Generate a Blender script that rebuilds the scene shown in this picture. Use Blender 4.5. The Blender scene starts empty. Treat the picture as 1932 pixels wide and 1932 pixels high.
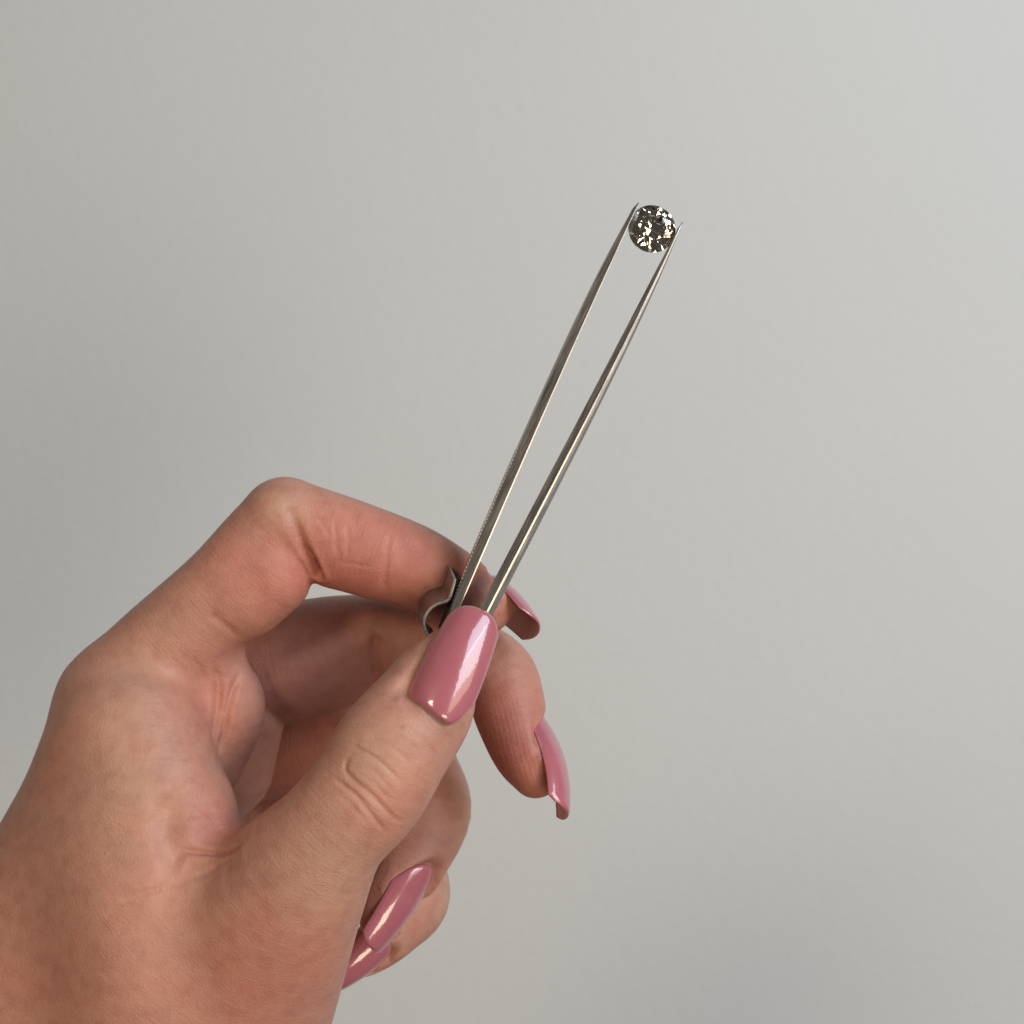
import bpy, bmesh, math, random
import numpy as np
from mathutils import Vector
from mathutils.bvhtree import BVHTree

random.seed(7)
rng = np.random.default_rng(11)
MM = 0.001
# ------------------------------------------------------------------ camera
# photo measured on a 1932 grid; S = millimetres per grid unit at the plane of the tweezers, D = camera distance
S, D = 0.075, 200.0
scene = bpy.context.scene
cam_data = bpy.data.cameras.new('camera')
cam = bpy.data.objects.new('camera', cam_data)
scene.collection.objects.link(cam)
cam.location = (0, -D * MM, 0)
cam.rotation_euler = (math.radians(90), 0, 0)
cam_data.sensor_fit = 'HORIZONTAL'
cam_data.angle = 2 * math.atan(966 * S / D)
cam_data.clip_start = 0.005
cam_data.clip_end = 50
cam_data.dof.use_dof = True
cam_data.dof.focus_distance = 0.197
cam_data.dof.aperture_fstop = 48
scene.camera = cam
# ------------------------------------------------------------------ light
world = bpy.data.worlds.new('World')
scene.world = world
world.use_nodes = True
wb = world.node_tree.nodes['Background']
wb.inputs[0].default_value = (0.58, 0.58, 0.60, 1)
wb.inputs[1].default_value = 0.10


def area(name, loc, target, sx, sy, power, col):
    l = bpy.data.lights.new(name, 'AREA')
    l.shape = 'RECTANGLE'
    l.size, l.size_y = sx, sy
    l.energy = power
    l.color = col
    o = bpy.data.objects.new(name, l)
    o.location = loc
    v = Vector(target) - Vector(loc)
    o.rotation_euler = v.to_track_quat('-Z', 'Y').to_euler()
    scene.collection.objects.link(o)
    return o


area('upper_window_light', (0.70, -0.55, 0.70), (0.05, 0.1, 0.0), 0.66, 0.36, 4.7, (0.68, 0.84, 1.0))
area('lower_window_light', (0.73, -0.58, 0.35), (0.05, 0.1, 0.0), 0.66, 0.36, 4.9, (0.88, 0.94, 1.0))
area('window_ground_light', (0.76, -0.62, 0.08), (0.05, 0.1, 0.0), 0.66, 0.18, 1.1, (1.0, 0.78, 0.56))
area('floor_bounce_light', (0.27, -0.80, -0.20), (-0.05, 0.2, 0.1), 0.30, 0.24, 2.2, (1.0, 0.82, 0.60))
area('ceiling_light', (-0.36, -0.80, 0.29), (0.0, 0.2, 0.0), 0.20, 0.20, 2.1, (1.0, 0.82, 0.58))
scene.view_settings.view_transform = 'Standard'
scene.view_settings.look = 'None'
scene.view_settings.exposure = 0.0
scene.view_settings.gamma = 1.0
scene.render.engine = 'CYCLES'
scene.cycles.max_bounces = 12
scene.cycles.diffuse_bounces = 3
scene.cycles.transmission_bounces = 12
scene.cycles.glossy_bounces = 4
scene.cycles.caustics_refractive = False
scene.cycles.caustics_reflective = False


# ------------------------------------------------------------------ helpers
def P(px, py, d=0.0):
    k = S * (D + d) / D
    return np.array([(px - 966) * k, d, (966 - py) * k])


def tag(o, label=None, cat=None, kind=None, group=None):
    if label: o['label'] = label
    if cat: o['category'] = cat
    if kind: o['kind'] = kind
    if group: o['group'] = group
    return o


def mesh_obj(name, verts, faces, mat, parent=None, smooth=True, scale=MM):
    me = bpy.data.meshes.new(name)
    v = (np.asarray(verts, dtype=np.float64) * scale)
    me.from_pydata(v.tolist(), [], [tuple(int(i) for i in f) for f in faces])
    me.update()
    o = bpy.data.objects.new(name, me)
    scene.collection.objects.link(o)
    if mat: me.materials.append(mat)
    if smooth:
        me.polygons.foreach_set('use_smooth', np.ones(len(me.polygons), dtype=bool))
    if parent: o.parent = parent
    return o


def new_mat(name):
    m = bpy.data.materials.new(name)
    m.use_nodes = True
    nt = m.node_tree
    b = nt.nodes['Principled BSDF']
    return m, nt, b


def node(nt, typ, **kw):
    n = nt.nodes.new(typ)
    for k, v in kw.items():
        if hasattr(n, k):
            setattr(n, k, v)
        else:
            n.inputs[k.replace('_', ' ')].default_value = v
    return n


def noise(nt, coord, scale, detail=4, rough=0.55):
    n = nt.nodes.new('ShaderNodeTexNoise')
    n.inputs['Scale'].default_value = scale
    n.inputs['Detail'].default_value = detail
    n.inputs['Roughness'].default_value = rough
    nt.links.new(coord, n.inputs['Vector'])
    return n


def ramp(nt, fac, stops):
    r = nt.nodes.new('ShaderNodeValToRGB')
    el = r.color_ramp.elements
    while len(el) < len(stops):
        el.new(0.5)
    for e, (p, c) in zip(el, stops):
        e.position = p
        e.color = (*c, 1) if len(c) == 3 else c
    nt.links.new(fac, r.inputs[0])
    return r


def mix(nt, fac, a, b, blend='MIX'):
    m = nt.nodes.new('ShaderNodeMix')
    m.data_type = 'RGBA'
    m.blend_type = blend
    for v, i in ((fac, 0), (a, 6), (b, 7)):
        if isinstance(v, (int, float)):
            m.inputs[i].default_value = v
        elif isinstance(v, tuple):
            m.inputs[i].default_value = (*v, 1)
        else:
            nt.links.new(v, m.inputs[i])
    return m.outputs[2]


def bump(nt, h, strength, dist, prev=None):
    b = nt.nodes.new('ShaderNodeBump')
    b.inputs['Strength'].default_value = strength
    b.inputs['Distance'].default_value = dist
    nt.links.new(h, b.inputs['Height'])
    if prev is not None:
        nt.links.new(prev, b.inputs['Normal'])
    return b.outputs[0]


# ------------------------------------------------------------------ materials
def wall_material():
    m, nt, b = new_mat('painted_plaster')
    tc = nt.nodes.new('ShaderNodeTexCoord')
    n = noise(nt, tc.outputs['Object'], 3.0, 3)
    r = ramp(nt, n.outputs['Fac'], [(0.3, (0.755, 0.752, 0.74)), (0.7, (0.785, 0.782, 0.765))])
    nt.links.new(r.outputs[0], b.inputs['Base Color'])
    b.inputs['Roughness'].default_value = 0.75
    n2 = noise(nt, tc.outputs['Object'], 160.0, 6)
    nt.links.new(bump(nt, n2.outputs['Fac'], 0.15, 0.002), b.inputs['Normal'])
    return m


def skin_material():
    m, nt, b = new_mat('skin')
    tc = nt.nodes.new('ShaderNodeTexCoord')
    co = tc.outputs['Object']
    a = nt.nodes.new('ShaderNodeVertexColor')
    a.layer_name = 'tint'
    n1 = noise(nt, co, 90.0, 5, 0.6)
    n2 = noise(nt, co, 420.0, 4, 0.6)
    r1 = ramp(nt, n1.outputs['Fac'], [(0.33, (0.91, 0.93, 0.94)), (0.5, (1, 1, 1)), (0.68, (1.06, 0.99, 0.98))])
    r2 = ramp(nt, n2.outputs['Fac'], [(0.32, (0.90, 0.82, 0.82)), (0.5, (1, 1, 1)), (0.68, (1.06, 1.10, 1.10))])
    c = mix(nt, 1.0, a.outputs['Color'], r1.outputs[0], 'MULTIPLY')
    c = mix(nt, 0.8, c, r2.outputs[0], 'MULTIPLY')
    nt.links.new(c, b.inputs['Base Color'])
    b.inputs['Subsurface Weight'].default_value = 0.22
    b.inputs['Subsurface Radius'].default_value = (1.0, 0.35, 0.2)
    b.inputs['Subsurface Scale'].default_value = 0.0018
    b.inputs['Roughness'].default_value = 0.46
    b.inputs['Specular IOR Level'].default_value = 0.35
    # fine skin relief: cells, lines running across the fingers, fingerprint ridges
    v = nt.nodes.new('ShaderNodeTexVoronoi')
    v.feature = 'DISTANCE_TO_EDGE'
    v.inputs['Scale'].default_value = 2000.0
    w = noise(nt, co, 900.0, 3)
    add = nt.nodes.new('ShaderNodeVectorMath'); add.operation = 'MULTIPLY_ADD'
    nt.links.new(w.outputs['Color'], add.inputs[0])
    add.inputs[1].default_value = (0.0008, 0.0008, 0.0008)
    nt.links.new(co, add.inputs[2])
    nt.links.new(add.outputs[0], v.inputs['Vector'])
    rr = ramp(nt, v.outputs['Distance'], [(0.0, (0, 0, 0)), (0.35, (1, 1, 1))])
    nb = bump(nt, rr.outputs[0], 0.22, 0.00012)
    al = nt.nodes.new('ShaderNodeAttribute'); al.attribute_name = 'along'
    n4 = nt.nodes.new('ShaderNodeTexNoise'); n4.noise_dimensions = '4D'
    nt.links.new(co, n4.inputs['Vector'])
    mw = nt.nodes.new('ShaderNodeMath'); mw.operation = 'MULTIPLY'
    nt.links.new(al.outputs['Fac'], mw.inputs[0])
    mw.inputs[1].default_value = 0.0105
    n4.inputs['Scale'].default_value = 190.0
    nt.links.new(mw.outputs[0], n4.inputs['W'])
    n4.inputs['Detail'].default_value = 3
    n4.inputs['Roughness'].default_value = 0.6
    nb = bump(nt, n4.outputs['Fac'], 0.27, 0.00045, nb)
    n3 = noise(nt, co, 800.0, 5, 0.65)
    nb = bump(nt, n3.outputs['Fac'], 0.15, 0.0002, nb)
    pd = nt.nodes.new('ShaderNodeAttribute'); pd.attribute_name = 'pad'
    wv = nt.nodes.new('ShaderNodeTexWave'); wv.bands_direction = 'X'
    mp = nt.nodes.new('ShaderNodeMapping'); mp.inputs['Rotation'].default_value = (0, math.radians(15), 0)
    nt.links.new(co, mp.inputs['Vector']); nt.links.new(mp.outputs[0], wv.inputs['Vector'])
    wv.inputs['Scale'].default_value = 420.0
    wv.inputs['Distortion'].default_value = 2.5
    wv.inputs['Detail'].default_value = 1.0
    wv.inputs['Detail Scale'].default_value = 0.6
    pm = nt.nodes.new('ShaderNodeMath'); pm.operation = 'MULTIPLY'
    nt.links.new(pd.outputs['Fac'], pm.inputs[0]); nt.links.new(wv.outputs['Fac'], pm.inputs[1])
    nb = bump(nt, pm.outputs[0], 0.16, 0.0001, nb)
    nt.links.new(nb, b.inputs['Normal'])
    return m


def polish_material():
    m, nt, b = new_mat('pink_nail_polish')
    tc = nt.nodes.new('ShaderNodeTexCoord')
    n = noise(nt, tc.outputs['Object'], 300.0, 4)
    r = ramp(nt, n.outputs['Fac'], [(0.3, (0.44, 0.13, 0.16)), (0.7, (0.49, 0.15, 0.18))])
    nt.links.new(r.outputs[0], b.inputs['Base Color'])
    b.inputs['Roughness'].default_value = 0.22
    b.inputs['Coat Weight'].default_value = 1.0
    b.inputs['Coat Roughness'].default_value = 0.045
    b.inputs['Coat IOR'].default_value = 1.55
    n2 = noise(nt, tc.outputs['Object'], 260.0, 3)
    nb = bump(nt, n2.outputs['Fac'], 0.17, 0.0004)
    nt.links.new(nb, b.inputs['Normal'])
    nt.links.new(nb, b.inputs['Coat Normal'])
    return m


def steel_material(name, base, rough):
    m, nt, b = new_mat(name)
    tc = nt.nodes.new('ShaderNodeTexCoord')
    mp = nt.nodes.new('ShaderNodeMapping')
    mp.vector_type = 'TEXTURE'
    mp.inputs['Rotation'].default_value = (0, math.radians(25), 0)
    mp.inputs['Scale'].default_value = (1, 1, 14)
    nt.links.new(tc.outputs['Object'], mp.inputs['Vector'])
    n = noise(nt, mp.outputs[0], 2600.0, 4, 0.6)
    r = ramp(nt, n.outputs['Fac'], [(0.3, tuple(c * 0.8 for c in base)), (0.7, tuple(c * 1.12 for c in base))])
    nt.links.new(r.outputs[0], b.inputs['Base Color'])
    b.inputs['Metallic'].default_value = 1.0
    rr = ramp(nt, n.outputs['Fac'], [(0.3, (rough * 0.8,) * 3), (0.7, (rough * 1.25,) * 3)])
    nt.links.new(rr.outputs[0], b.inputs['Roughness'])
    nt.links.new(bump(nt, n.outputs['Fac'], 0.25, 0.00008), b.inputs['Normal'])
    return m


def gem_material():
    m = bpy.data.materials.new('brilliant_gem')
    m.use_nodes = True
    nt = m.node_tree
    nt.nodes.clear()
    out = nt.nodes.new('ShaderNodeOutputMaterial')
    g = nt.nodes.new('ShaderNodeBsdfGlass')
    g.inputs['Color'].default_value = (0.995, 0.965, 0.915, 1)
    g.inputs['IOR'].default_value = 2.42
    g.inputs['Roughness'].default_value = 0.0
    nt.links.new(g.outputs[0], out.inputs['Surface'])
    return m


M_WALL = wall_material()
M_SKIN = skin_material()
M_POLISH = polish_material()
M_UNDER, _nt, _b = new_mat('nail_underside')
_tc = _nt.nodes.new('ShaderNodeTexCoord')
_r = ramp(_nt, noise(_nt, _tc.outputs['Object'], 500.0, 3).outputs['Fac'], [(0.3, (0.46, 0.235, 0.235)), (0.7, (0.50, 0.265, 0.26))])
_nt.links.new(_r.outputs[0], _b.inputs['Base Color'])
_b.inputs['Roughness'].default_value = 0.3
M_STEEL = steel_material('brushed_steel', (0.60, 0.57, 0.54), 0.38)
M_LOCK = steel_material('matte_steel', (0.30, 0.285, 0.275), 0.40)
M_RAIL = steel_material('shade_black_steel', (0.03, 0.03, 0.03), 0.45)  # rail steel with the shade of its gap put into the colour
M_GEM = gem_material()

# ------------------------------------------------------------------ wall
wall = mesh_obj('wall', [(-2500, 0, -2500), (2500, 0, -2500), (2500, 0, 2500), (-2500, 0, 2500)], [(0, 1, 2, 3)], M_WALL, smooth=False)
wall.location = (0, 0.42, 0)
tag(wall, 'plain pale grey painted wall behind the hand', 'wall', 'structure')


# ------------------------------------------------------------------ hand: an implicit surface, meshed with surface nets
def catmull(pts, n):
    pts = np.asarray(pts, dtype=np.float64)
    ext = np.vstack([2 * pts[0] - pts[1], pts, 2 * pts[-1] - pts[-2]])
    out = []
    for i in range(1, len(ext) - 2):
        p0, p1, p2, p3 = ext[i - 1], ext[i], ext[i + 1], ext[i + 2]
        for t in np.linspace(0, 1, n, endpoint=False):
            out.append(0.5 * (2 * p1 + (p2 - p0) * t + (2 * p0 - 5 * p1 + 4 * p2 - p3) * t * t + (3 * p1 - p0 - 3 * p2 + p3) * t ** 3))
    out.append(ext[-2])
    return np.array(out)


class Chain:
    """round-cone chain; controls are (px, py, depth, radius in grid units, depth/width ratio)"""
    def __init__(self, ctrl, n=5):
        c = [tuple(q) + ((1.0,) if len(q) == 4 else ()) for q in ctrl]
        w = []
        for px, py, d, r, k in c:
            w.append((*P(px, py, d), r * S * (D + d) / D, k))
        self.p = catmull(w, n) if len(w) > 1 else np.array(w)
        ext = self.p[:, 3] * np.maximum(1, self.p[:, 4])
        self.lo = (self.p[:, :3] - ext[:, None]).min(0)
        self.hi = (self.p[:, :3] + ext[:, None]).max(0)

    def __call__(self, X):
        out = np.full(len(X), 60.0, dtype=np.float32)
        m = np.all((X > self.lo - 12) & (X < self.hi + 12), axis=1)
        if not m.any():
            return out
        Y = X[m]
        best = np.full(len(Y), 60.0, dtype=np.float32)
        p = self.p.astype(np.float32)
        if len(p) == 1:
            v = Y - p[0, :3]
            v = v / np.array([1, p[0, 4], 1], dtype=np.float32)
            best = np.sqrt((v * v).sum(1)) - p[0, 3]
        else:
            for a, b in zip(p[:-1], p[1:]):
                ab = b[:3] - a[:3]
                l2 = float(ab @ ab) + 1e-9
                t = np.clip(((Y - a[:3]) @ ab) / l2, 0, 1)
                c = Y - a[:3] - t[:, None] * ab
                k = a[4] + t * (b[4] - a[4])
                cy = c[:, 1] / k
                d = np.sqrt(c[:, 0] ** 2 + cy ** 2 + c[:, 2] ** 2) - (a[3] + t * (b[3] - a[3]))
                np.minimum(best, d, out=best)
        out[m] = best
        return out


def smin(a, b, k):
    h = np.maximum(k - np.abs(a - b), 0) / k
    return np.minimum(a, b) - h * h * k * 0.25


INDEX = Chain([(235, 1330, 10, 120), (300, 1243, 9, 104), (421, 1121, 8, 92), (490, 1035, 8, 84), (538, 985, 8, 84)], 6)
INDEX2 = Chain([(538, 985, 8, 84), (610, 1008, 8.5, 83), (671, 1026, 9, 80), (771, 1066, 10, 80), (835, 1098, 10.5, 74), (885, 1125, 10.5, 66, 0.95), (913, 1140, 10.5, 57, 0.9)], 5)
INDEX_PULP = Chain([(513, 1090, 6.5, 74), (470, 1122, 7, 78)], 4)
INDEX2_PULP = Chain([(640, 1045, 8, 62), (700, 1062, 8, 58)], 4)
MIDDLE = Chain([(330, 1330, 30, 115), (450, 1275, 28, 112), (600, 1238, 26, 110), (715, 1208, 24, 88)], 6)
MIDDLE2 = Chain([(715, 1208, 24, 88), (840, 1228, 21, 78), (935, 1268, 18.5, 71), (963, 1345, 16, 69), (988, 1415, 14, 61), (1010, 1460, 12.5, 46)], 6)
RING = Chain([(330, 1450, 45, 100), (560, 1405, 42, 92), (755, 1405, 40, 84)], 6)
RING2 = Chain([(755, 1405, 40, 84), (788, 1460, 34, 80), (814, 1532, 28, 75), (780, 1625, 24, 64), (745, 1690, 22, 56), (722, 1735, 21, 44)], 6)
PINKY = Chain([(330, 1560, 58, 90), (560, 1560, 54, 80), (735, 1590, 48, 72)], 6)
PINKY2 = Chain([(735, 1590, 48, 72), (780, 1685, 38, 70), (742, 1750, 33, 56), (700, 1795, 30, 45), (668, 1820, 28, 34)], 6)
THUMB = Chain([(874, 1222, -4.5, 56, 0.75), (821, 1285, -6.5, 80, 0.78), (795, 1338, -8, 98, 0.8), (738, 1414, -11, 110, 0.85), (694, 1490, -12, 111, 0.88),
               (620, 1575, -12, 111, 0.9), (545, 1680, -9, 146, 0.85), (470, 1800, -4, 186, 0.8), (395, 1930, 2, 222, 0.8), (310, 2090, 10, 250, 0.8), (230, 2300, 16, 260, 0.8)], 6)
BACK = Chain([(235, 1330, 10, 120), (222, 1450, 9, 143), (188, 1600, 10, 183), (150, 1780, 12, 240), (80, 2000, 16, 290), (20, 2300, 20, 300)], 6)
WEB = Chain([(262, 1380, 2, 108), (298, 1480, 0, 112), (330, 1560, -1, 104), (345, 1640, -2, 100)], 6)
FRONT = Chain([(240, 1440, 5, 110), (255, 1560, 2, 140), (285, 1700, -1, 170), (310, 1850, 0, 200), (300, 2000, 6, 230), (240, 2250, 14, 250)], 6)
FOREARM = Chain([(120, 2060, 18, 290), (0, 2350, 20, 285), (-180, 2800, 22, 300), (-300, 3100, 22, 310)], 5)
WEB_BULGE = Chain([(385, 1510, -1, 50), (393, 1552, -2.5, 54), (385, 1570, -3, 48)], 5)
BULGE = Chain([(405, 1290, 12, 72), (418, 1340, 12, 82), (370, 1430, 14, 90)], 5)
PALM = [Chain([(330, 1340, 30, 118), (300, 1500, 30, 150), (200, 1800, 28, 230), (100, 2100, 26, 270), (40, 2300, 25, 280)], 5),
        Chain([(330, 1450, 46, 110), (320, 1600, 44, 150), (230, 1850, 36, 220), (100, 2200, 30, 260)], 5),
        Chain([(330, 1560, 58, 95), (340, 1700, 54, 130), (260, 1900, 44, 190)], 5)]
PALM_PAD = Chain([(445, 1350, 25, 92), (420, 1450, 27, 95)], 5)


def field(X):
    X = X.astype(np.float32)
    core = BACK(X)
    for c in PALM:
        core = smin(core, c(X), 6)
    core = smin(core, FRONT(X), 9)
    core = smin(core, FOREARM(X), 8)
    core = smin(core, WEB(X), 7)
    idx = smin(INDEX(X), BULGE(X), 4.5)
    pad = smin(core, PALM_PAD(X), 4)
    base = smin(core, idx, 2.6)
    core = smin(core, WEB_BULGE(X), 2.2)
    th = smin(THUMB(X), core, 4.0)
    i2 = smin(INDEX2(X), INDEX2_PULP(X), 3)
    i1 = smin(base, INDEX_PULP(X), 2.5)
    ind = smin(i1, i2, 0.5)
    mid = smin(smin(MIDDLE(X), MIDDLE2(X), 0.8), core, 4)
    rin = smin(smin(RING(X), RING2(X), 0.8), core, 4)
    pin = smin(smin(PINKY(X), PINKY2(X), 0.8), core, 4)
    f = np.minimum(np.minimum(th, ind), np.minimum(mid, pad))
    return np.minimum(f, np.minimum(rin, pin))


def surface_nets(h):
    lo = np.array([-132.0, -32.0, -132.0]); hi = np.array([16.0, 72.0, 12.0])
    n = np.ceil((hi - lo) / h).astype(int) // 4 * 4 + 1
    # coarse pass
    nc = (n - 1) // 4 + 1
    ax = [lo[i] + np.arange(nc[i]) * 4 * h for i in range(3)]
    G = np.stack(np.meshgrid(*ax, indexing='ij'), -1).reshape(-1, 3)
    fc = field(G).reshape(nc)
    # upsample (nearest of linear)
    F = fc
    for axis in range(3):
        m = F.shape[axis]
        idx = np.arange((m - 1) * 4 + 1)
        i0 = np.minimum(idx // 4, m - 2); t = (idx - i0 * 4) / 4.0
        sh = [1, 1, 1]; sh[axis] = -1
        t = t.reshape(sh).astype(np.float32)
        F = np.take(F, i0, axis) * (1 - t) + np.take(F, i0 + 1, axis) * t
    F = F.astype(np.float32)
    near = np.abs(F) < 2.6 * h + 1.2
    ii = np.argwhere(near)
    F[near] = field(lo + ii * h)
    inside = F < 0
    # vertices
    cs = np.zeros(np.array(F.shape) - 1, dtype=np.int8)
    for dx in (0, 1):
        for dy in (0, 1):
            for dz in (0, 1):
                cs += inside[dx:F.shape[0] - 1 + dx, dy:F.shape[1] - 1 + dy, dz:F.shape[2] - 1 + dz]
    act = (cs > 0) & (cs < 8)
    cells = np.argwhere(act)
    vid = np.full(act.shape, -1, dtype=np.int64)
    vid[act] = np.arange(len(cells))
    acc = np.zeros((len(cells), 3)); cnt = np.zeros(len(cells))
    corners = [(a, b, c) for a in (0, 1) for b in (0, 1) for c in (0, 1)]
    for c0 in corners:
        for axis in range(3):
            if c0[axis] == 1: continue
            c1 = list(c0); c1[axis] = 1
            f0 = F[tuple((cells + c0).T)]; f1 = F[tuple((cells + c1).T)]
            m = (f0 < 0) != (f1 < 0)
            t = f0[m] / (f0[m] - f1[m])
            pos = np.tile(np.array(c0, float), (m.sum(), 1)); pos[:, axis] += t
            acc[m] += pos; cnt[m] += 1
    V = lo + (cells + acc / cnt[:, None]) * h
    Q = []
    for axis in range(3):
        u, v = (axis + 1) % 3, (axis + 2) % 3
        s0 = [slice(1, F.shape[k] - 1) for k in range(3)]; s0[axis] = slice(0, F.shape[axis] - 1)
        s1 = list(s0); s1[axis] = slice(1, F.shape[axis])
        A, B = inside[tuple(s0)], inside[tuple(s1)]
        for flip, mask in ((False, A & ~B), (True, ~A & B)):
            e = np.argwhere(mask)
            off = np.ones(3, int); off[axis] = 0
            e = e + off
            def cell(du, dv):
                q = e.copy(); q[:, u] -= du; q[:, v] -= dv
                return vid[tuple(q.T)]
            quad = np.stack([cell(1, 1), cell(0, 1), cell(0, 0), cell(1, 0)], 1)
            if flip: quad = quad[:, ::-1]
            Q.append(quad)
    Q = np.vstack(Q)
    Q = Q[(Q >= 0).all(1)]
    return V, Q


def grad(X, e=0.25):
    k = np.array([[1, -1, -1], [-1, -1, 1], [-1, 1, -1], [1, 1, 1]], float)
    g = np.zeros_like(X)
    for q in k:
        g += q * field(X + q * e)[:, None]
    return g / (4 * e)


H = 0.52
V, Q = surface_nets(H)
used = np.unique(Q)
remap = np.full(len(V), -1); remap[used] = np.arange(len(used))
V, Q = V[used], remap[Q]


def smooth(V, Q, it, lam=0.5):
    e = np.vstack([Q[:, [0, 1]], Q[:, [1, 2]], Q[:, [2, 3]], Q[:, [3, 0]]])
    deg = np.bincount(e.ravel(), minlength=len(V)).astype(float)
    for i in range(it):
        l = lam if i % 2 == 0 else -lam * 1.04
        acc = np.zeros_like(V)
        for k in range(V.shape[1]):
            acc[:, k] = np.bincount(e[:, 0], V[e[:, 1], k], len(V)) + np.bincount(e[:, 1], V[e[:, 0], k], len(V))
        V = V + l * (acc / deg[:, None] - V)
    return V


V = smooth(V, Q, 10, 0.55)


def catmull_clark(V, Q):
    n = len(V)
    fp = V[Q].mean(1)
    e = np.vstack([Q[:, [0, 1]], Q[:, [1, 2]], Q[:, [2, 3]], Q[:, [3, 0]]])
    es = np.sort(e, 1)
    key = es[:, 0] * n + es[:, 1]
    uk, inv = np.unique(key, return_inverse=True)
    ne = len(uk)
    fidx = np.tile(np.arange(len(Q)), 4)
    ecount = np.bincount(inv, minlength=ne).astype(float)
    ev = np.stack([uk // n, uk % n], 1)
    mid = (V[ev[:, 0]] + V[ev[:, 1]]) * 0.5
    facc = np.stack([np.bincount(inv, fp[fidx, k], ne) for k in range(V.shape[1])], 1) / ecount[:, None]
    ep = np.where((ecount == 2)[:, None], (mid + facc) * 0.5, mid)
    # vertex points
    val = np.bincount(ev.ravel(), minlength=n).astype(float)
    R = np.stack([np.bincount(ev.ravel(), np.repeat(mid[:, k], 2), n) for k in range(V.shape[1])], 1) / val[:, None]
    nf = np.bincount(Q.ravel(), minlength=n).astype(float)
    Fm = np.stack([np.bincount(Q.ravel(), np.repeat(fp[:, k], 4), n) for k in range(V.shape[1])], 1) / nf[:, None]
    vp = (Fm + 2 * R + (val[:, None] - 3) * V) / val[:, None]
    vp = np.where((np.abs(val - nf) < 0.5)[:, None], vp, V)
    m = len(Q)
    e4 = inv.reshape(4, m).T + n
    f4 = np.arange(m) + n + ne
    NQ = np.vstack([np.stack([Q[:, k], e4[:, k], f4, e4[:, (k + 3) % 4]], 1) for k in range(4)])
    return np.vstack([vp, ep, fp]), NQ


def vnormals(V, Q):
    nrm = np.cross(V[Q[:, 2]] - V[Q[:, 0]], V[Q[:, 3]] - V[Q[:, 1]])
    N = np.stack([np.bincount(Q.ravel(), np.repeat(nrm[:, k], 4), len(V)) for k in range(3)], 1)
    return N / (np.linalg.norm(N, axis=1)[:, None] + 1e-12)


BVH = BVHTree.FromPolygons([tuple(v) for v in V.tolist()], [tuple(q) for q in Q.tolist()])
EYE = np.array([0.0, -D, 0.0])


def hit(px, py):
    """the point of the skin that grid position shows"""
    d = P(px, py, 0) - EYE
    d /= np.linalg.norm(d)
    loc, nor, _, _ = BVH.ray_cast(Vector(EYE), Vector(d))
    return (np.array(loc), np.array(nor)) if loc is not None else (None, None)




def along(X):
    """millimetres along the nearest finger axis, so that fine lines can run across each finger"""
    X = X.astype(np.float32)
    best = np.full(len(X), 1e9, dtype=np.float32); out = np.zeros(len(X), dtype=np.float32)
    for n, ch in enumerate((INDEX, INDEX2, MIDDLE, MIDDLE2, RING, RING2, PINKY, PINKY2, THUMB, BACK)):
        m = np.where(np.all((X > ch.lo - 3) & (X < ch.hi + 3), axis=1))[0]
        Y = X[m]; p = ch.p.astype(np.float32); s0 = 40.0 * n
        for a, b in zip(p[:-1], p[1:]):
            ab = b[:3] - a[:3]; l = float(np.linalg.norm(ab)) + 1e-6
            t = np.clip(((Y - a[:3]) @ ab) / (l * l), 0, 1)
            d = np.linalg.norm(Y - a[:3] - t[:, None] * ab, axis=1) - (a[3] + t * (b[3] - a[3]))
            u = d < best[m]
            best[m[u]] = d[u]; out[m[u]] = s0 + t[u] * l
            s0 += l
    return out


VS, Q = catmull_clark(np.hstack([V, along(V)[:, None]]), Q)
V, AX = VS[:, :3].copy(), VS[:, 3]
N = vnormals(V, Q)

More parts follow.
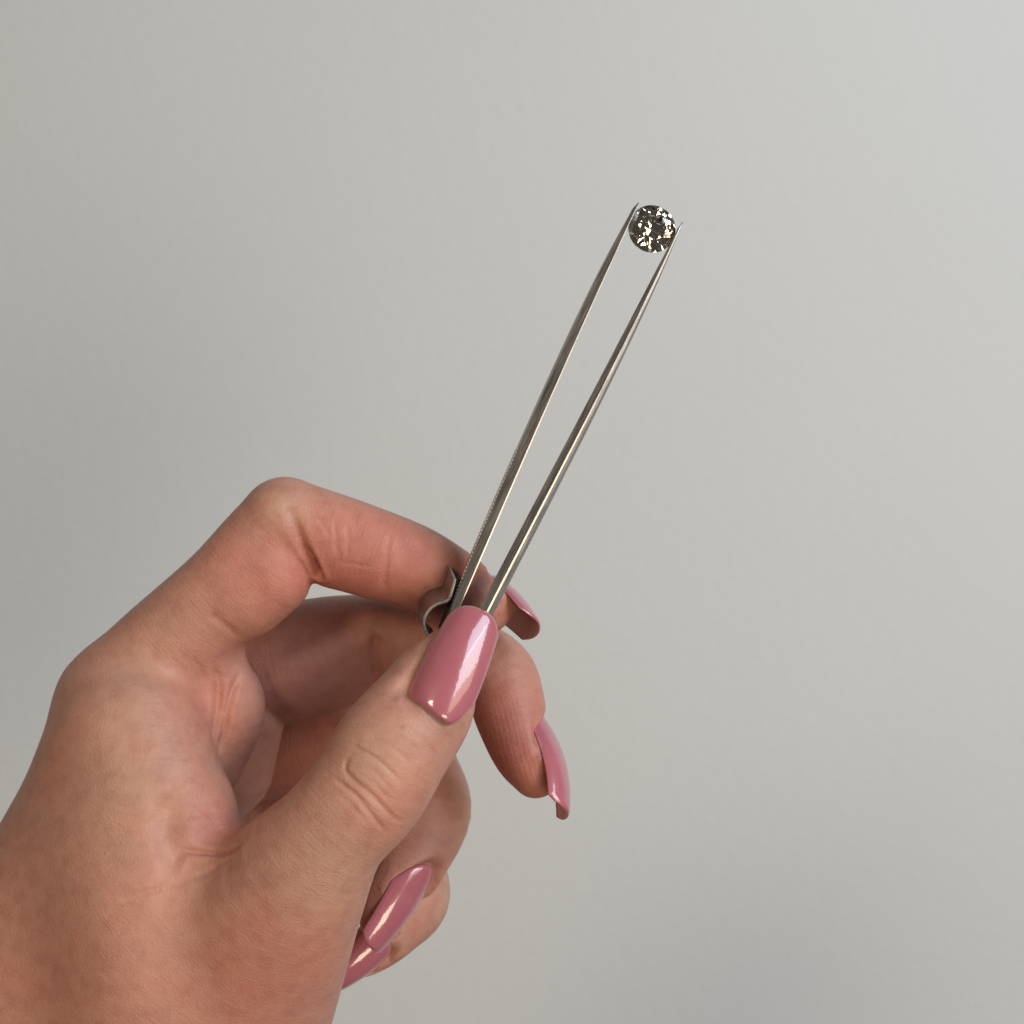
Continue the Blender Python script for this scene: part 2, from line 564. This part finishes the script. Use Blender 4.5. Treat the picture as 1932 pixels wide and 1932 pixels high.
# ---- creases: polylines pressed into the skin (points, width mm, depth mm, bank height mm)
CREASES = [
    # thumb joint
    ([(660, 1428), (652, 1440), (651, 1452), (660, 1466), (678, 1481), (700, 1499), (722, 1522), (742, 1543), (758, 1551)], 0.31, 0.24, 0.08),
    ([(668, 1412), (690, 1420), (712, 1432), (732, 1450), (752, 1470)], 0.27, 0.19, 0.08),
    ([(632, 1468), (650, 1484), (672, 1500), (692, 1526), (715, 1555), (728, 1570)], 0.31, 0.22, 0.08),
    ([(700, 1392), (725, 1400), (752, 1418), (772, 1440)], 0.24, 0.09, 0.08),
    ([(690, 1444), (712, 1460), (735, 1486), (752, 1506)], 0.24, 0.06, 0.08),
    ([(676, 1462), (700, 1474), (720, 1492), (738, 1516)], 0.24, 0.05, 0.08),
    ([(745, 1385), (770, 1398), (790, 1416)], 0.24, 0.07, 0.08),
    ([(640, 1500), (664, 1520), (690, 1550)], 0.26, 0.06, 0.08),
    # index middle joint
    ([(543, 950), (550, 972), (560, 1000), (570, 1025)], 0.8, 0.40),
    ([(560, 1000), (572, 1030), (586, 1055), (594, 1072), (600, 1086)], 0.6, 1.9, 0.12, 1),
    ([(632, 985), (634, 1020), (637, 1050)], 0.3, 0.12), ([(655, 985), (657, 1020), (655, 1050)], 0.3, 0.09),
    ([(735, 1010), (729, 1050), (725, 1090), (724, 1118)], 0.45, 0.2),
    ([(600, 975), (615, 1000), (625, 1015)], 0.3, 0.08), ([(640, 1060), (680, 1066), (705, 1070)], 0.3, 0.07),
    # folds at the index base
    ([(392, 1160), (410, 1168), (430, 1184), (454, 1206)], 0.6, 0.16),
    ([(404, 1258), (413, 1285), (412, 1336), (400, 1402)], 0.6, 0.45),
    ([(452, 1272), (436, 1310), (427, 1345), (422, 1385), (409, 1437)], 0.5, 0.42),
    ([(360, 1240), (378, 1262), (392, 1290)], 0.4, 0.12), ([(340, 1230), (365, 1262), (385, 1300)], 0.4, 0.10),
    # middle finger joint
    ([(712, 1190), (705, 1220), (704, 1255), (703, 1290)], 0.7, 0.5),
    # web folds
    ([(455, 1592), (420, 1608), (380, 1606), (345, 1604)], 0.42, 0.6, 0.1),
    ([(455, 1606), (415, 1630), (380, 1650), (330, 1670), (280, 1686)], 3.0, 0.5, 0.1),
    ([(450, 1604), (415, 1626), (380, 1648), (330, 1668), (280, 1684), (235, 1695)], 0.5, 0.30),
    ([(330, 1690), (270, 1705), (200, 1722)], 0.5, 0.14),
    ([(330, 1500), (318, 1540), (314, 1580), (330, 1612), (352, 1622)], 2.0, 0.9, 0.1),
    ([(345, 1540), (380, 1536), (410, 1530)], 0.5, 0.12),
]


def press(pts, width, depth, bank=0.15, grow=0):
    global V
    P3 = []
    for (a, b) in zip(pts[:-1], pts[1:]):
        for t in np.linspace(0, 1, 8, endpoint=False):
            h, n = hit(a[0] + (b[0] - a[0]) * t, a[1] + (b[1] - a[1]) * t)
            if h is not None: P3.append(h)
    h, n = hit(*pts[-1])
    if h is not None: P3.append(h)
    if len(P3) < 2: return
    C = np.array(P3)
    R = width * 4
    m = np.where(np.all((V > C.min(0) - R) & (V < C.max(0) + R), axis=1))[0]
    if len(m) == 0: return
    X = V[m]
    best = np.full(len(m), 1e9); tt = np.zeros(len(m))
    L = len(C) - 1
    for i in range(L):
        a, b = C[i], C[i + 1]
        ab = b - a
        if ab @ ab > 16: continue
        t = np.clip(((X - a) @ ab) / (ab @ ab + 1e-9), 0, 1)
        d = np.linalg.norm(X - a - t[:, None] * ab, axis=1)
        u = d < best
        best[u] = d[u]; tt[u] = (i + t[u]) / L
    taper = np.clip(np.minimum(tt, 1 - tt) * 5 + 0.15, 0, 1) if not grow else np.clip(tt * 1.4, 0.1, 1)
    q = best / width
    disp = (-depth * np.exp(-q * q) + depth * bank * np.exp(-((q - 2.0) / 0.9) ** 2)) * taper
    V[m] += N[m] * disp[:, None]


for c in CREASES:
    press(*c)

# ---- skin colour per vertex: base tone, with flushed places of the skin itself, mauve ones, pale ones partly painted side light
BASE = np.array([0.505, 0.245, 0.175])
RED = np.array([0.500, 0.165, 0.125])
PALE = np.array([0.53, 0.330, 0.230])  # pale knuckles; also the lit tone painted on right-hand wrist and finger edges
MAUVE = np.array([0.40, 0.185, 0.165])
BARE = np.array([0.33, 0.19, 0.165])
MOLE = np.array([0.28, 0.09, 0.05])
SPOTS = [
    (RED, 700, 1060, 9, 0.8), (RED, 640, 1080, 6, 0.5), (RED, 560, 1060, 5, 0.35), (RED, 480, 1080, 8, 0.5), (RED, 780, 1090, 6, 0.5), (RED, 900, 1110, 5, 0.5), (RED, 540, 1880, 10, 0.25), (RED, 120, 1850, 8, 0.3), (RED, 330, 1420, 5, 0.25), (RED, 610, 1400, 8, 0.35), (RED, 520, 1480, 8, 0.3),
    (RED, 395, 1560, 4, 0.8), (RED, 960, 1420, 9, 0.9), (RED, 920, 1330, 5, 0.6), (RED, 400, 1330, 6, 0.4),
    (RED, 470, 1800, 10, 0.25), (RED, 340, 1300, 6, 0.3), (RED, 690, 1580, 8, 0.3), (RED, 640, 1240, 9, 0.4),
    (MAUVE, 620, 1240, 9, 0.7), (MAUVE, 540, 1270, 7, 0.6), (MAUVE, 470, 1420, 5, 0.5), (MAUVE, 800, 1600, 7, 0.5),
    (BARE, 797, 1328, 0.9, 0.8), (BARE, 810, 1343, 1.0, 0.8), (BARE, 823, 1358, 1.0, 0.8), (BARE, 836, 1368, 0.9, 0.8),
    (MOLE, 635, 1644, 0.35, 0.8), (MOLE, 760, 1371, 0.3, 0.5), (MOLE, 270, 1800, 0.35, 0.35),
    (PALE, 540, 950, 3, 0.6), (PALE, 250, 1290, 7, 0.4), (PALE, 700, 1420, 5, 0.35), (PALE, 640, 1650, 7, 0.5),
    (PALE, 250, 1480, 9, 0.4), (PALE, 845, 1690, 5, 0.5), (PALE, 880, 1550, 4, 0.35), (PALE, 380, 1700, 6, 0.3),
]
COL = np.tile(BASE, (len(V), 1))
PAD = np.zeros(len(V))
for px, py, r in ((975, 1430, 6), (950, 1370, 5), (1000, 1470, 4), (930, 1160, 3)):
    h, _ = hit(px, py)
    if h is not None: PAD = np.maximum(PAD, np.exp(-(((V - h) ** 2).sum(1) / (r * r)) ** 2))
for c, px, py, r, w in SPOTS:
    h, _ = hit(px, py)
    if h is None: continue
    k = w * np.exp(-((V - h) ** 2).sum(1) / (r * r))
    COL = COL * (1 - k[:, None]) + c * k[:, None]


# ------------------------------------------------------------------ nails
def unit(v):
    v = np.asarray(v, float)
    return v / np.linalg.norm(v)


class Nail:
    def __init__(self, base, tip, normal, w0, wt, arch, bulge, free, etip=0.08, ebase=0.16, skew=0.0, prof=None):
        self.b, self.t = np.array(base), np.array(tip)
        self.a = self.t - self.b
        self.L = np.linalg.norm(self.a)
        a = self.a / self.L
        n = np.array(normal, float); n -= a * (n @ a); self.n = unit(n)
        self.s = np.cross(a, self.n)
        self.ah = a
        self.w0, self.wt, self.arch, self.bulge, self.free = w0, wt, arch, bulge, free
        self.etip, self.ebase, self.skew, self.prof = etip, ebase, skew, prof

    def cuticle(self, u):
        if self.prof is not None:
            return np.interp(u, *self.prof)
        return self.ebase * np.abs(u) ** 2.2

    def width(self, t):
        return self.w0 * (0.93 + 0.07 * np.sin(np.clip(t * 2.2, 0, 1) * np.pi / 2)) * (1 - t ** 2.2) + self.wt * t ** 2.2

    def point(self, u, t, off=0.0):
        """u in -1..1 across, t 0..1 along"""
        tb = self.cuticle(u)
        te = 1 - self.etip * np.abs(u) ** 3.2
        tt = tb + (te - tb) * t
        w = self.width(tt)
        A = self.arch
        R = w / math.sin(A)
        p = self.b + self.a * tt[..., None] + self.s * (R * np.sin(u * A))[..., None]
        h = R * (np.cos(u * A) - 1) + self.bulge * 4 * tt * (1 - tt) + off
        return p + self.n * h[..., None]

    def build(self, parent, label):
        nu, nt_ = 25, 41
        u = np.linspace(-1, 1, nu); t = np.linspace(0, 1, nt_)
        U, T = np.meshgrid(u, t, indexing='ij')
        edge = np.minimum(1, np.minimum((1 - np.abs(U)) / 0.08, np.minimum(T / 0.03, (1 - T) / 0.03)))
        rim = -0.16 * (1 - np.sqrt(1 - (1 - edge) ** 2)) - 0.08 * np.exp(-(T / 0.05) ** 2)
        top = self.point(U, T, rim)
        bot = self.point(U, T, -0.42 + 0.0 * U)
        v = np.vstack([top.reshape(-1, 3), bot.reshape(-1, 3)])
        nn = nu * nt_
        f = []
        id_ = lambda i, j: i * nt_ + j
        for i in range(nu - 1):
            for j in range(nt_ - 1):
                f.append((id_(i, j), id_(i, j + 1), id_(i + 1, j + 1), id_(i + 1, j)))
                f.append((nn + id_(i, j), nn + id_(i + 1, j), nn + id_(i + 1, j + 1), nn + id_(i, j + 1)))
        for i in range(nu - 1):
            for j in (0, nt_ - 1):
                q = (id_(i, j), id_(i + 1, j), nn + id_(i + 1, j), nn + id_(i, j))
                f.append(q if j == 0 else q[::-1])
        for j in range(nt_ - 1):
            for i in (0, nu - 1):
                q = (id_(i, j), nn + id_(i, j), nn + id_(i, j + 1), id_(i, j + 1))
                f.append(q if i == 0 else q[::-1])
        o = mesh_obj('fingernail', v, f, M_POLISH, parent)
        bm = bmesh.new(); bm.from_mesh(o.data); bmesh.ops.recalc_face_normals(bm, faces=bm.faces); bm.to_mesh(o.data); bm.free()
        o.data.materials.append(M_UNDER)
        mi = np.zeros(len(o.data.polygons), dtype=np.int32)
        mi[1:2 * (nu - 1) * (nt_ - 1):2] = 1
        o.data.polygons.foreach_set('material_index', mi)
        o['label'] = label
        return o

    def fit_skin(self, V, N):
        """seat the nail: skin under it is pushed below, a fold rises round base and sides"""
        X = V - self.b
        t = (X @ self.ah) / self.L
        s = X @ self.s
        h = X @ self.n
        m = np.where((t > -0.35) & (t < 1.05) & (np.abs(s) < self.w0 * 1.7) & (h > -self.w0 * 1.7) & (h < self.w0 * 1.2))[0]
        t, s, h = t[m], s[m], h[m]
        w = self.width(np.clip(t, 0, 1))
        u = s / w
        A = self.arch
        R = w / math.sin(A)
        uc = np.clip(u, -1.15, 1.15)
        surf = R * (np.cos(uc * A) - 1) + self.bulge * 4 * np.clip(t, 0, 1) * (1 - np.clip(t, 0, 1))
        tb = self.cuticle(np.clip(u, -1, 1))
        # distance inside(-)/outside(+) the outline, mm
        dl = (np.abs(u) - 1) * w
        dbase = (tb - t) * self.L
        dout = np.maximum(dl, dbase)
        surf2 = surf - 0.30
        lim = np.clip((self.free - t) / 0.10, 0, 1)
        want = surf2 - h
        wgt = np.exp(-(np.maximum(dout, 0) / 1.5) ** 2) * np.exp(-(np.maximum(np.abs(want) - 1.5, 0) / 0.8) ** 2)
        dh = want * wgt * lim * np.where((want > 0) & (dout > 0), 0.45, 1.0)
        dh = np.where((dout < 0) & (h > surf2) & (lim < 1), want, dh)
        groove = -0.18 * np.exp(-((dout - 0.15) / 0.3) ** 2) * lim
        dh = dh + groove * (np.abs(want) < 2)
        V[m] += self.n[None] * dh[:, None]
        return V


def nv(x, toward, up):
    return np.array([x, -toward, up], float)


_u = np.linspace(-1, 1, 41)
_k = np.interp(_u, [-1, -.62, -.1, .3, .57, .72, .87, 1], [.13, .08, .03, 0, 0.005, .06, .17, .30])
THUMB_BASE = (_u, np.convolve(np.pad(_k, 3, mode='edge'), np.ones(7) / 7, 'valid'))
NAILS = [
    (Nail(P(815, 1350, -15.6), P(905, 1147, -9.0), nv(-0.05, 1, 0.10), 4.5, 3.5, 1.0, 0.8, 0.72, 0.13, 0.14, 0, THUMB_BASE), 'glossy pink thumbnail with a bright streak'),
    (Nail(P(942, 1098, 15), P(1021, 1181, 8.5), nv(0.75, -0.40, 0.5), 4.5, 3.2, 1.1, 0.7, 0.6, 0.20), 'pink nail of the index finger seen from below'),
    (Nail(P(1026, 1352, 18), P(1074, 1532, 7), nv(1.0, 0.10, 0.2), 4.3, 3.5, 1.15, 1.5, 0.66, 0.11), 'pink nail of the middle finger seen edge on'),
    (Nail(P(815, 1636, 21), P(708, 1796, 17), nv(0.85, 0.48, 0.05), 4.1, 2.9, 1.1, 0.8, 0.7, 0.10, 0.34), 'pink nail of the ring finger below the thumb'),
    (Nail(P(733, 1782, 27), P(628, 1866, 25), nv(0.35, 0.8, -0.3), 3.6, 2.2, 1.1, 0.6, 0.7), 'pink nail of the little finger half behind the thumb'),
]
for nl, _ in NAILS:
    V = nl.fit_skin(V, N)

hand = mesh_obj('hand', V, [], None)
bpy.data.objects.remove(hand)
me = bpy.data.meshes.new('hand')
me.vertices.add(len(V)); me.vertices.foreach_set('co', (V * MM).astype(np.float32).ravel())
me.loops.add(Q.size); me.loops.foreach_set('vertex_index', Q.astype(np.int32).ravel())
me.polygons.add(len(Q)); me.polygons.foreach_set('loop_start', np.arange(len(Q), dtype=np.int32) * 4)
me.update(calc_edges=True)
me.validate()
me.polygons.foreach_set('use_smooth', np.ones(len(me.polygons), dtype=bool))
ca = me.color_attributes.new('tint', 'FLOAT_COLOR', 'POINT')
ca.data.foreach_set('color', np.hstack([COL, np.ones((len(COL), 1))]).astype(np.float32).ravel())
at = me.attributes.new('along', 'FLOAT', 'POINT'); at.data.foreach_set('value', AX.astype(np.float32))
at = me.attributes.new('pad', 'FLOAT', 'POINT'); at.data.foreach_set('value', PAD.astype(np.float32))
me.materials.append(M_SKIN)
hand = bpy.data.objects.new('hand', me)
scene.collection.objects.link(hand)
tag(hand, 'left hand with long pink nails pinching steel tweezers between thumb and index finger', 'hand')
for nl, lab in NAILS:
    nl.build(hand, lab)

# ------------------------------------------------------------------ tweezers
tw = bpy.data.objects.new('tweezers', None)
scene.collection.objects.link(tw)
tw.empty_display_size = 0.01
tag(tw, 'steel gem tweezers with grooved arms held upright by the hand', 'tweezers')
# outlines of the two arms: measured (x, y) along each edge, smoothed to a gentle curve
LL = [(1198, 385.2), (1184.9, 409), (1171.8, 431.6), (1150.4, 472.1), (1125.4, 520.9), (1111.8, 549.5), (1093.2, 585.2), (1081.4, 606.4), (1054.9, 665.9), (1023.2, 737.3), (1008.9, 766.7),
      (985.8, 819.6), (964.6, 865.9), (938.2, 932.1), (914.3, 985), (896.3, 1022), (877.1, 1069.4), (864.4, 1103.3), (852.7, 1136.1), (842.1, 1162.5)]
LR = [(1204, 384), (1193.2, 409), (1184.9, 431.6), (1164.7, 472.1), (1140.9, 520.9), (1129, 549.5), (1114.1, 585.2), (1106.5, 601.1), (1081.4, 659.3), (1045.6, 737.3), (1032.7, 766.7),
      (1009.6, 819.6), (989.7, 865.9), (960.6, 933.4), (938.2, 983.6), (922, 1020), (905.6, 1058.8), (889.8, 1095.9), (877.1, 1127.6), (861.7, 1159.4)]
RL = [(1286.1, 419.7), (1274.2, 440), (1262.3, 461.4), (1245.6, 494.7), (1229, 526.9), (1216.9, 549.5), (1198, 587), (1187.2, 606.4), (1159.4, 661.9), (1122.4, 734.7), (1102.2, 766.7), (1083.3, 805),
      (1074.4, 823.6), (1047.9, 872.5), (1021.5, 922.8), (1003.5, 958.3), (970.0, 1022.5), (936.3, 1086.3), (905.6, 1145.6)]
RR = [(1289, 420), (1280.2, 441.1), (1271.8, 461.4), (1256.3, 494.7), (1239.7, 531.6), (1233.5, 549.5), (1217, 587), (1208.3, 606.4), (1183.2, 661.9), (1147.5, 734.7), (1130.6, 766.7), (1111.1, 805),
      (1100.9, 823.6), (1074.4, 875.2), (1048.6, 929.4), (1022.2, 980.5), (1001, 1022.3), (991.3, 1041.9), (959.6, 1103.3), (930, 1158.3)]


def edges(A, B, y0, y1):
    """rows (left x, y, right x, y) from tip to base"""
    fa = np.polyfit(*np.array(A).T[::-1], 4); fb = np.polyfit(*np.array(B).T[::-1], 4)
    ym = 1150.0
    def ev(f, y):
        return np.polyval(f, y) if y <= ym else np.polyval(f, ym) + np.polyval(np.polyder(f), ym) * (y - ym)
    rows = []
    for y in np.concatenate([[y0, y0 + 5, y0 + 12], np.linspace(y0 + 24, y1, 20)]):
        a, b = ev(fa, y), ev(fb, y)
        if y < y0 + 14:                                       # fine chisel tip
            t = (y - y0) / 14.0
            m = b - 1.2; w = (b - a) * (0.16 + 0.84 * t)
            a, b = m - w, m + 1.2
        rows.append((a, y, b, y))
    return rows


LEFT = edges(LL, LR, 382, 1400)
RIGHT = edges(RL, RR, 419, 1400)


def arm(rows, kind):
    rows = catmull(np.array(rows, float), 5)
    secs = []
    for i, (lx, ly, rx, ry) in enumerate(rows):
        s = i / (len(rows) - 1)
        half = 0.45 + 2.3 * min(1, s / 0.45) ** 0.8          # half breadth in depth, mm
        def q(f, d): return P(lx + (rx - lx) * f, ly + (ry - ly) * f, d)
        w = math.hypot(rx - lx, ry - ly) * S
        if kind == 'left':
            prof = [(0.0, half), (0.02, -half + w * 0.80), (0.18, -half + w * 0.42), (0.90, -half), (1.0, -half + w * 0.02), (0.98, half)]
        else:
            prof = [(0.0, half), (0.0, -half + w * 0.36), (0.52, -half), (0.64, -half + w * 0.018), (0.80, -half + w * 0.09), (1.0, -half + w * 0.38), (0.98, half)]
        secs.append([q(f, d) for f, d in prof])
    n = len(secs[0])
    v, f = [], []
    for j in range(n):                                       # one strip per facet, so the long edges stay crisp
        b = len(v)
        for sc in secs:
            v += [sc[j], sc[(j + 1) % n]]
        for i in range(len(secs) - 1):
            a = b + 2 * i
            f.append((a, a + 1, a + 3, a + 2))
    b = len(v); v += list(secs[0]) + list(secs[-1])
    f.append(tuple(range(b, b + n))[::-1]); f.append(tuple(range(b + n, b + 2 * n)))
    return mesh_obj('arm', v, f, M_STEEL, tw)


armL = arm(LEFT, 'left'); armL['label'] = 'left arm with a broad flat side and bright inner edge'
armR = arm(RIGHT, 'right'); armR['label'] = 'right arm with a bright ridge along its middle'


def ridges(rows, kind, y0, y1, pitch):
    rows = catmull(np.array(rows, float), 8)
    v, f = [], []
    ys = rows[:, 1] if kind == 'left' else rows[:, 3]
    xs = rows[:, 0] if kind == 'left' else rows[:, 2]
    y = y0
    while y < y1:
        x = np.interp(y, ys, xs)
        x2 = np.interp(y + pitch * 0.55, ys, xs)
        yy = y + pitch * 0.55
        if kind == 'left':
            a = [P(x - 1.0, y, 1.6), P(x + 3.8, y - 6, -1.75), P(x2 + 3.8, yy - 6, -1.75), P(x2 - 1.0, yy, 1.6)]
            o_ = [p + (P(6, 0.8, 0) - P(0, 0, 0)) for p in a]
        else:
            a = [P(x + 0.9, y, 0.6), P(x - 3.5, y - 5, -1.5), P(x2 - 3.5, yy - 5, -1.5), P(x2 + 0.9, yy, 0.6)]
            o_ = [p - (P(6, -0.8, 0) - P(0, 0, 0)) for p in a]
        b = len(v)
        v += a + o_
        for q in ((0, 1, 2, 3), (7, 6, 5, 4), (0, 4, 5, 1), (1, 5, 6, 2), (2, 6, 7, 3), (3, 7, 4, 0)):
            f.append(tuple(b + k for k in q))
        y += pitch
    o = mesh_obj('grip_ridges', v, f, M_STEEL, tw, smooth=False)
    bm = bmesh.new(); bm.from_mesh(o.data); bmesh.ops.recalc_face_normals(bm, faces=bm.faces); bm.to_mesh(o.data); bm.free()
    o['kind'] = 'stuff'
    return o


ridges(LEFT, 'left', 850, 1200, 7.0)
ridges(RIGHT, 'right', 905, 1150, 7.0)

# curled thumb tab of the slide lock
path = [(858.5, 1092), (856, 1102), (853, 1113), (850, 1124), (846.5, 1132), (840, 1136), (832, 1138), (822, 1142), (812, 1149), (804.5, 1159), (800.5, 1171), (800.5, 1183), (805, 1195), (813, 1206), (824, 1216)]
pc = catmull(np.array(path, float), 5)
tn = np.gradient(pc, axis=0); tn /= np.linalg.norm(tn, axis=1)[:, None]
nr = np.stack([tn[:, 1], -tn[:, 0]], 1)
v, f = [], []
th_ = 2.7
for i in range(len(pc)):
    for sgn in (-1, 1):
        for dd, off in ((-2.2, (0, 0)), (4.4, (-15, -21))):
            x, y = pc[i] + nr[i] * sgn * th_
            p = P(x, y, -2.2) + np.array([off[0] * S, dd + 2.2, -off[1] * S])
            v.append(p)
for i in range(len(pc) - 1):
    a, b = i * 4, (i + 1) * 4
    f += [(a, a + 1, b + 1, b), (a + 2, b + 2, b + 3, a + 3), (a, b, b + 2, a + 2), (a + 1, a + 3, b + 3, b + 1)]
f += [(0, 2, 3, 1), tuple((len(pc) - 1) * 4 + k for k in (0, 1, 3, 2))]
tab = mesh_obj('lock_tab', v, f, M_LOCK, tw)
bm = bmesh.new(); bm.from_mesh(tab.data); bmesh.ops.recalc_face_normals(bm, faces=bm.faces); bm.to_mesh(tab.data); bm.free()
md = tab.modifiers.new('bevel', 'BEVEL'); md.width = 0.00004; md.segments = 2; md.limit_method = 'ANGLE'; md.angle_limit = math.radians(40)
tab['label'] = 'curled sheet metal tab of the sliding lock'

rv = []  # lock rail: dark bar whose black stands for the shadow beside the arm
for x, y, hw in ((866, 1088, 1.2), (858, 1112, 3.0), (846, 1146, 4.0), (835, 1176, 5.0), (826, 1200, 5.0), (800, 1262, 5.0)):
    for d in (-0.9, 3.0):
        rv += [P(x - hw, y - 1, d), P(x + hw, y + 1, d)]
rf = []
for i in range(5):
    a, b = 4 * i, 4 * i + 4
    rf += [(a, a + 1, b + 1, b), (a + 2, b + 2, b + 3, a + 3), (a, b, b + 2, a + 2), (a + 1, a + 3, b + 3, b + 1)]
rf += [(0, 2, 3, 1), (20, 21, 23, 22)]
rail = mesh_obj('lock_rail', rv, rf, M_RAIL, tw, smooth=False)
rail['label'] = 'rail of the sliding lock along the left arm, its shadow side painted black'

# ------------------------------------------------------------------ gem: round brilliant cut
def brilliant(r, nd=5):
    v = []
    ct = 0.30 * r; gh = 0.03 * r; pd = 0.86 * r
    def pt(rad, a8, z):
        a = 2 * math.pi * a8 / 8
        v.append((rad * math.cos(a), rad * math.sin(a), z))
        return len(v) - 1
    T = [pt(0.56 * r, i, ct) for i in range(8)]
    B = [pt(0.775 * r, i + 0.5, ct * 0.675) for i in range(8)]
    Pm = [pt(0.34 * r, i + 0.5, -pd * (1 - 0.34 * math.cos(math.pi / 8))) for i in range(8)]
    C = pt(0, 0, -pd)
    U, L = {}, {}
    def girdle(store, apex, z0, k):
        """rim points of the half facet between rim corners k and k+1 (16 corners), lying in the facet's plane"""
        p = [np.array(v[apex]), np.array([r * math.cos(math.pi * k / 8), r * math.sin(math.pi * k / 8), z0]),
             np.array([r * math.cos(math.pi * (k + 1) / 8), r * math.sin(math.pi * (k + 1) / 8), z0])]
        n = np.cross(p[1] - p[0], p[2] - p[0])
        ids = []
        for q in range(nd + 1):
            key = (k * nd + q) % (16 * nd)
            if key not in store:
                a = math.pi * (k + q / nd) / 8
                x, y = r * math.cos(a), r * math.sin(a)
                z = p[0][2] - (n[0] * (x - p[0][0]) + n[1] * (y - p[0][1])) / n[2]
                v.append((x, y, z)); store[key] = len(v) - 1
            ids.append(store[key])
        return ids
    f = [tuple(T)]
    for i in range(8):
        n, p = (i + 1) % 8, (i - 1) % 8
        f.append((T[i], B[i], T[n]))
        for k in (2 * i, 2 * i + 1):
            f.append((B[i], *girdle(U, B[i], gh, k)))
            f.append((Pm[i], *girdle(L, Pm[i], -gh, k)))
    for i in range(8):
        n, p = (i + 1) % 8, (i - 1) % 8
        f.append((T[i], B[p], U[2 * i * nd], B[i]))
        f.append((C, Pm[i], L[((2 * i + 2) % 16) * nd], Pm[n]))
    m = 16 * nd
    for k in range(m):
        f.append((U[k], L[k], L[(k + 1) % m], U[(k + 1) % m]))
    return v, f


gv, gf = brilliant(45.3 * S)
gem = mesh_obj('gemstone', gv, gf, M_GEM, smooth=False)
bm = bmesh.new(); bm.from_mesh(gem.data); bmesh.ops.recalc_face_normals(bm, faces=bm.faces); bm.to_mesh(gem.data); bm.free()
c = P(1230, 432, 0)
gem.location = (c * MM).tolist()
gem.rotation_euler = (math.radians(86), math.radians(42), math.radians(4))
tag(gem, 'round brilliant cut champagne coloured gemstone gripped between the tweezer tips', 'gemstone')
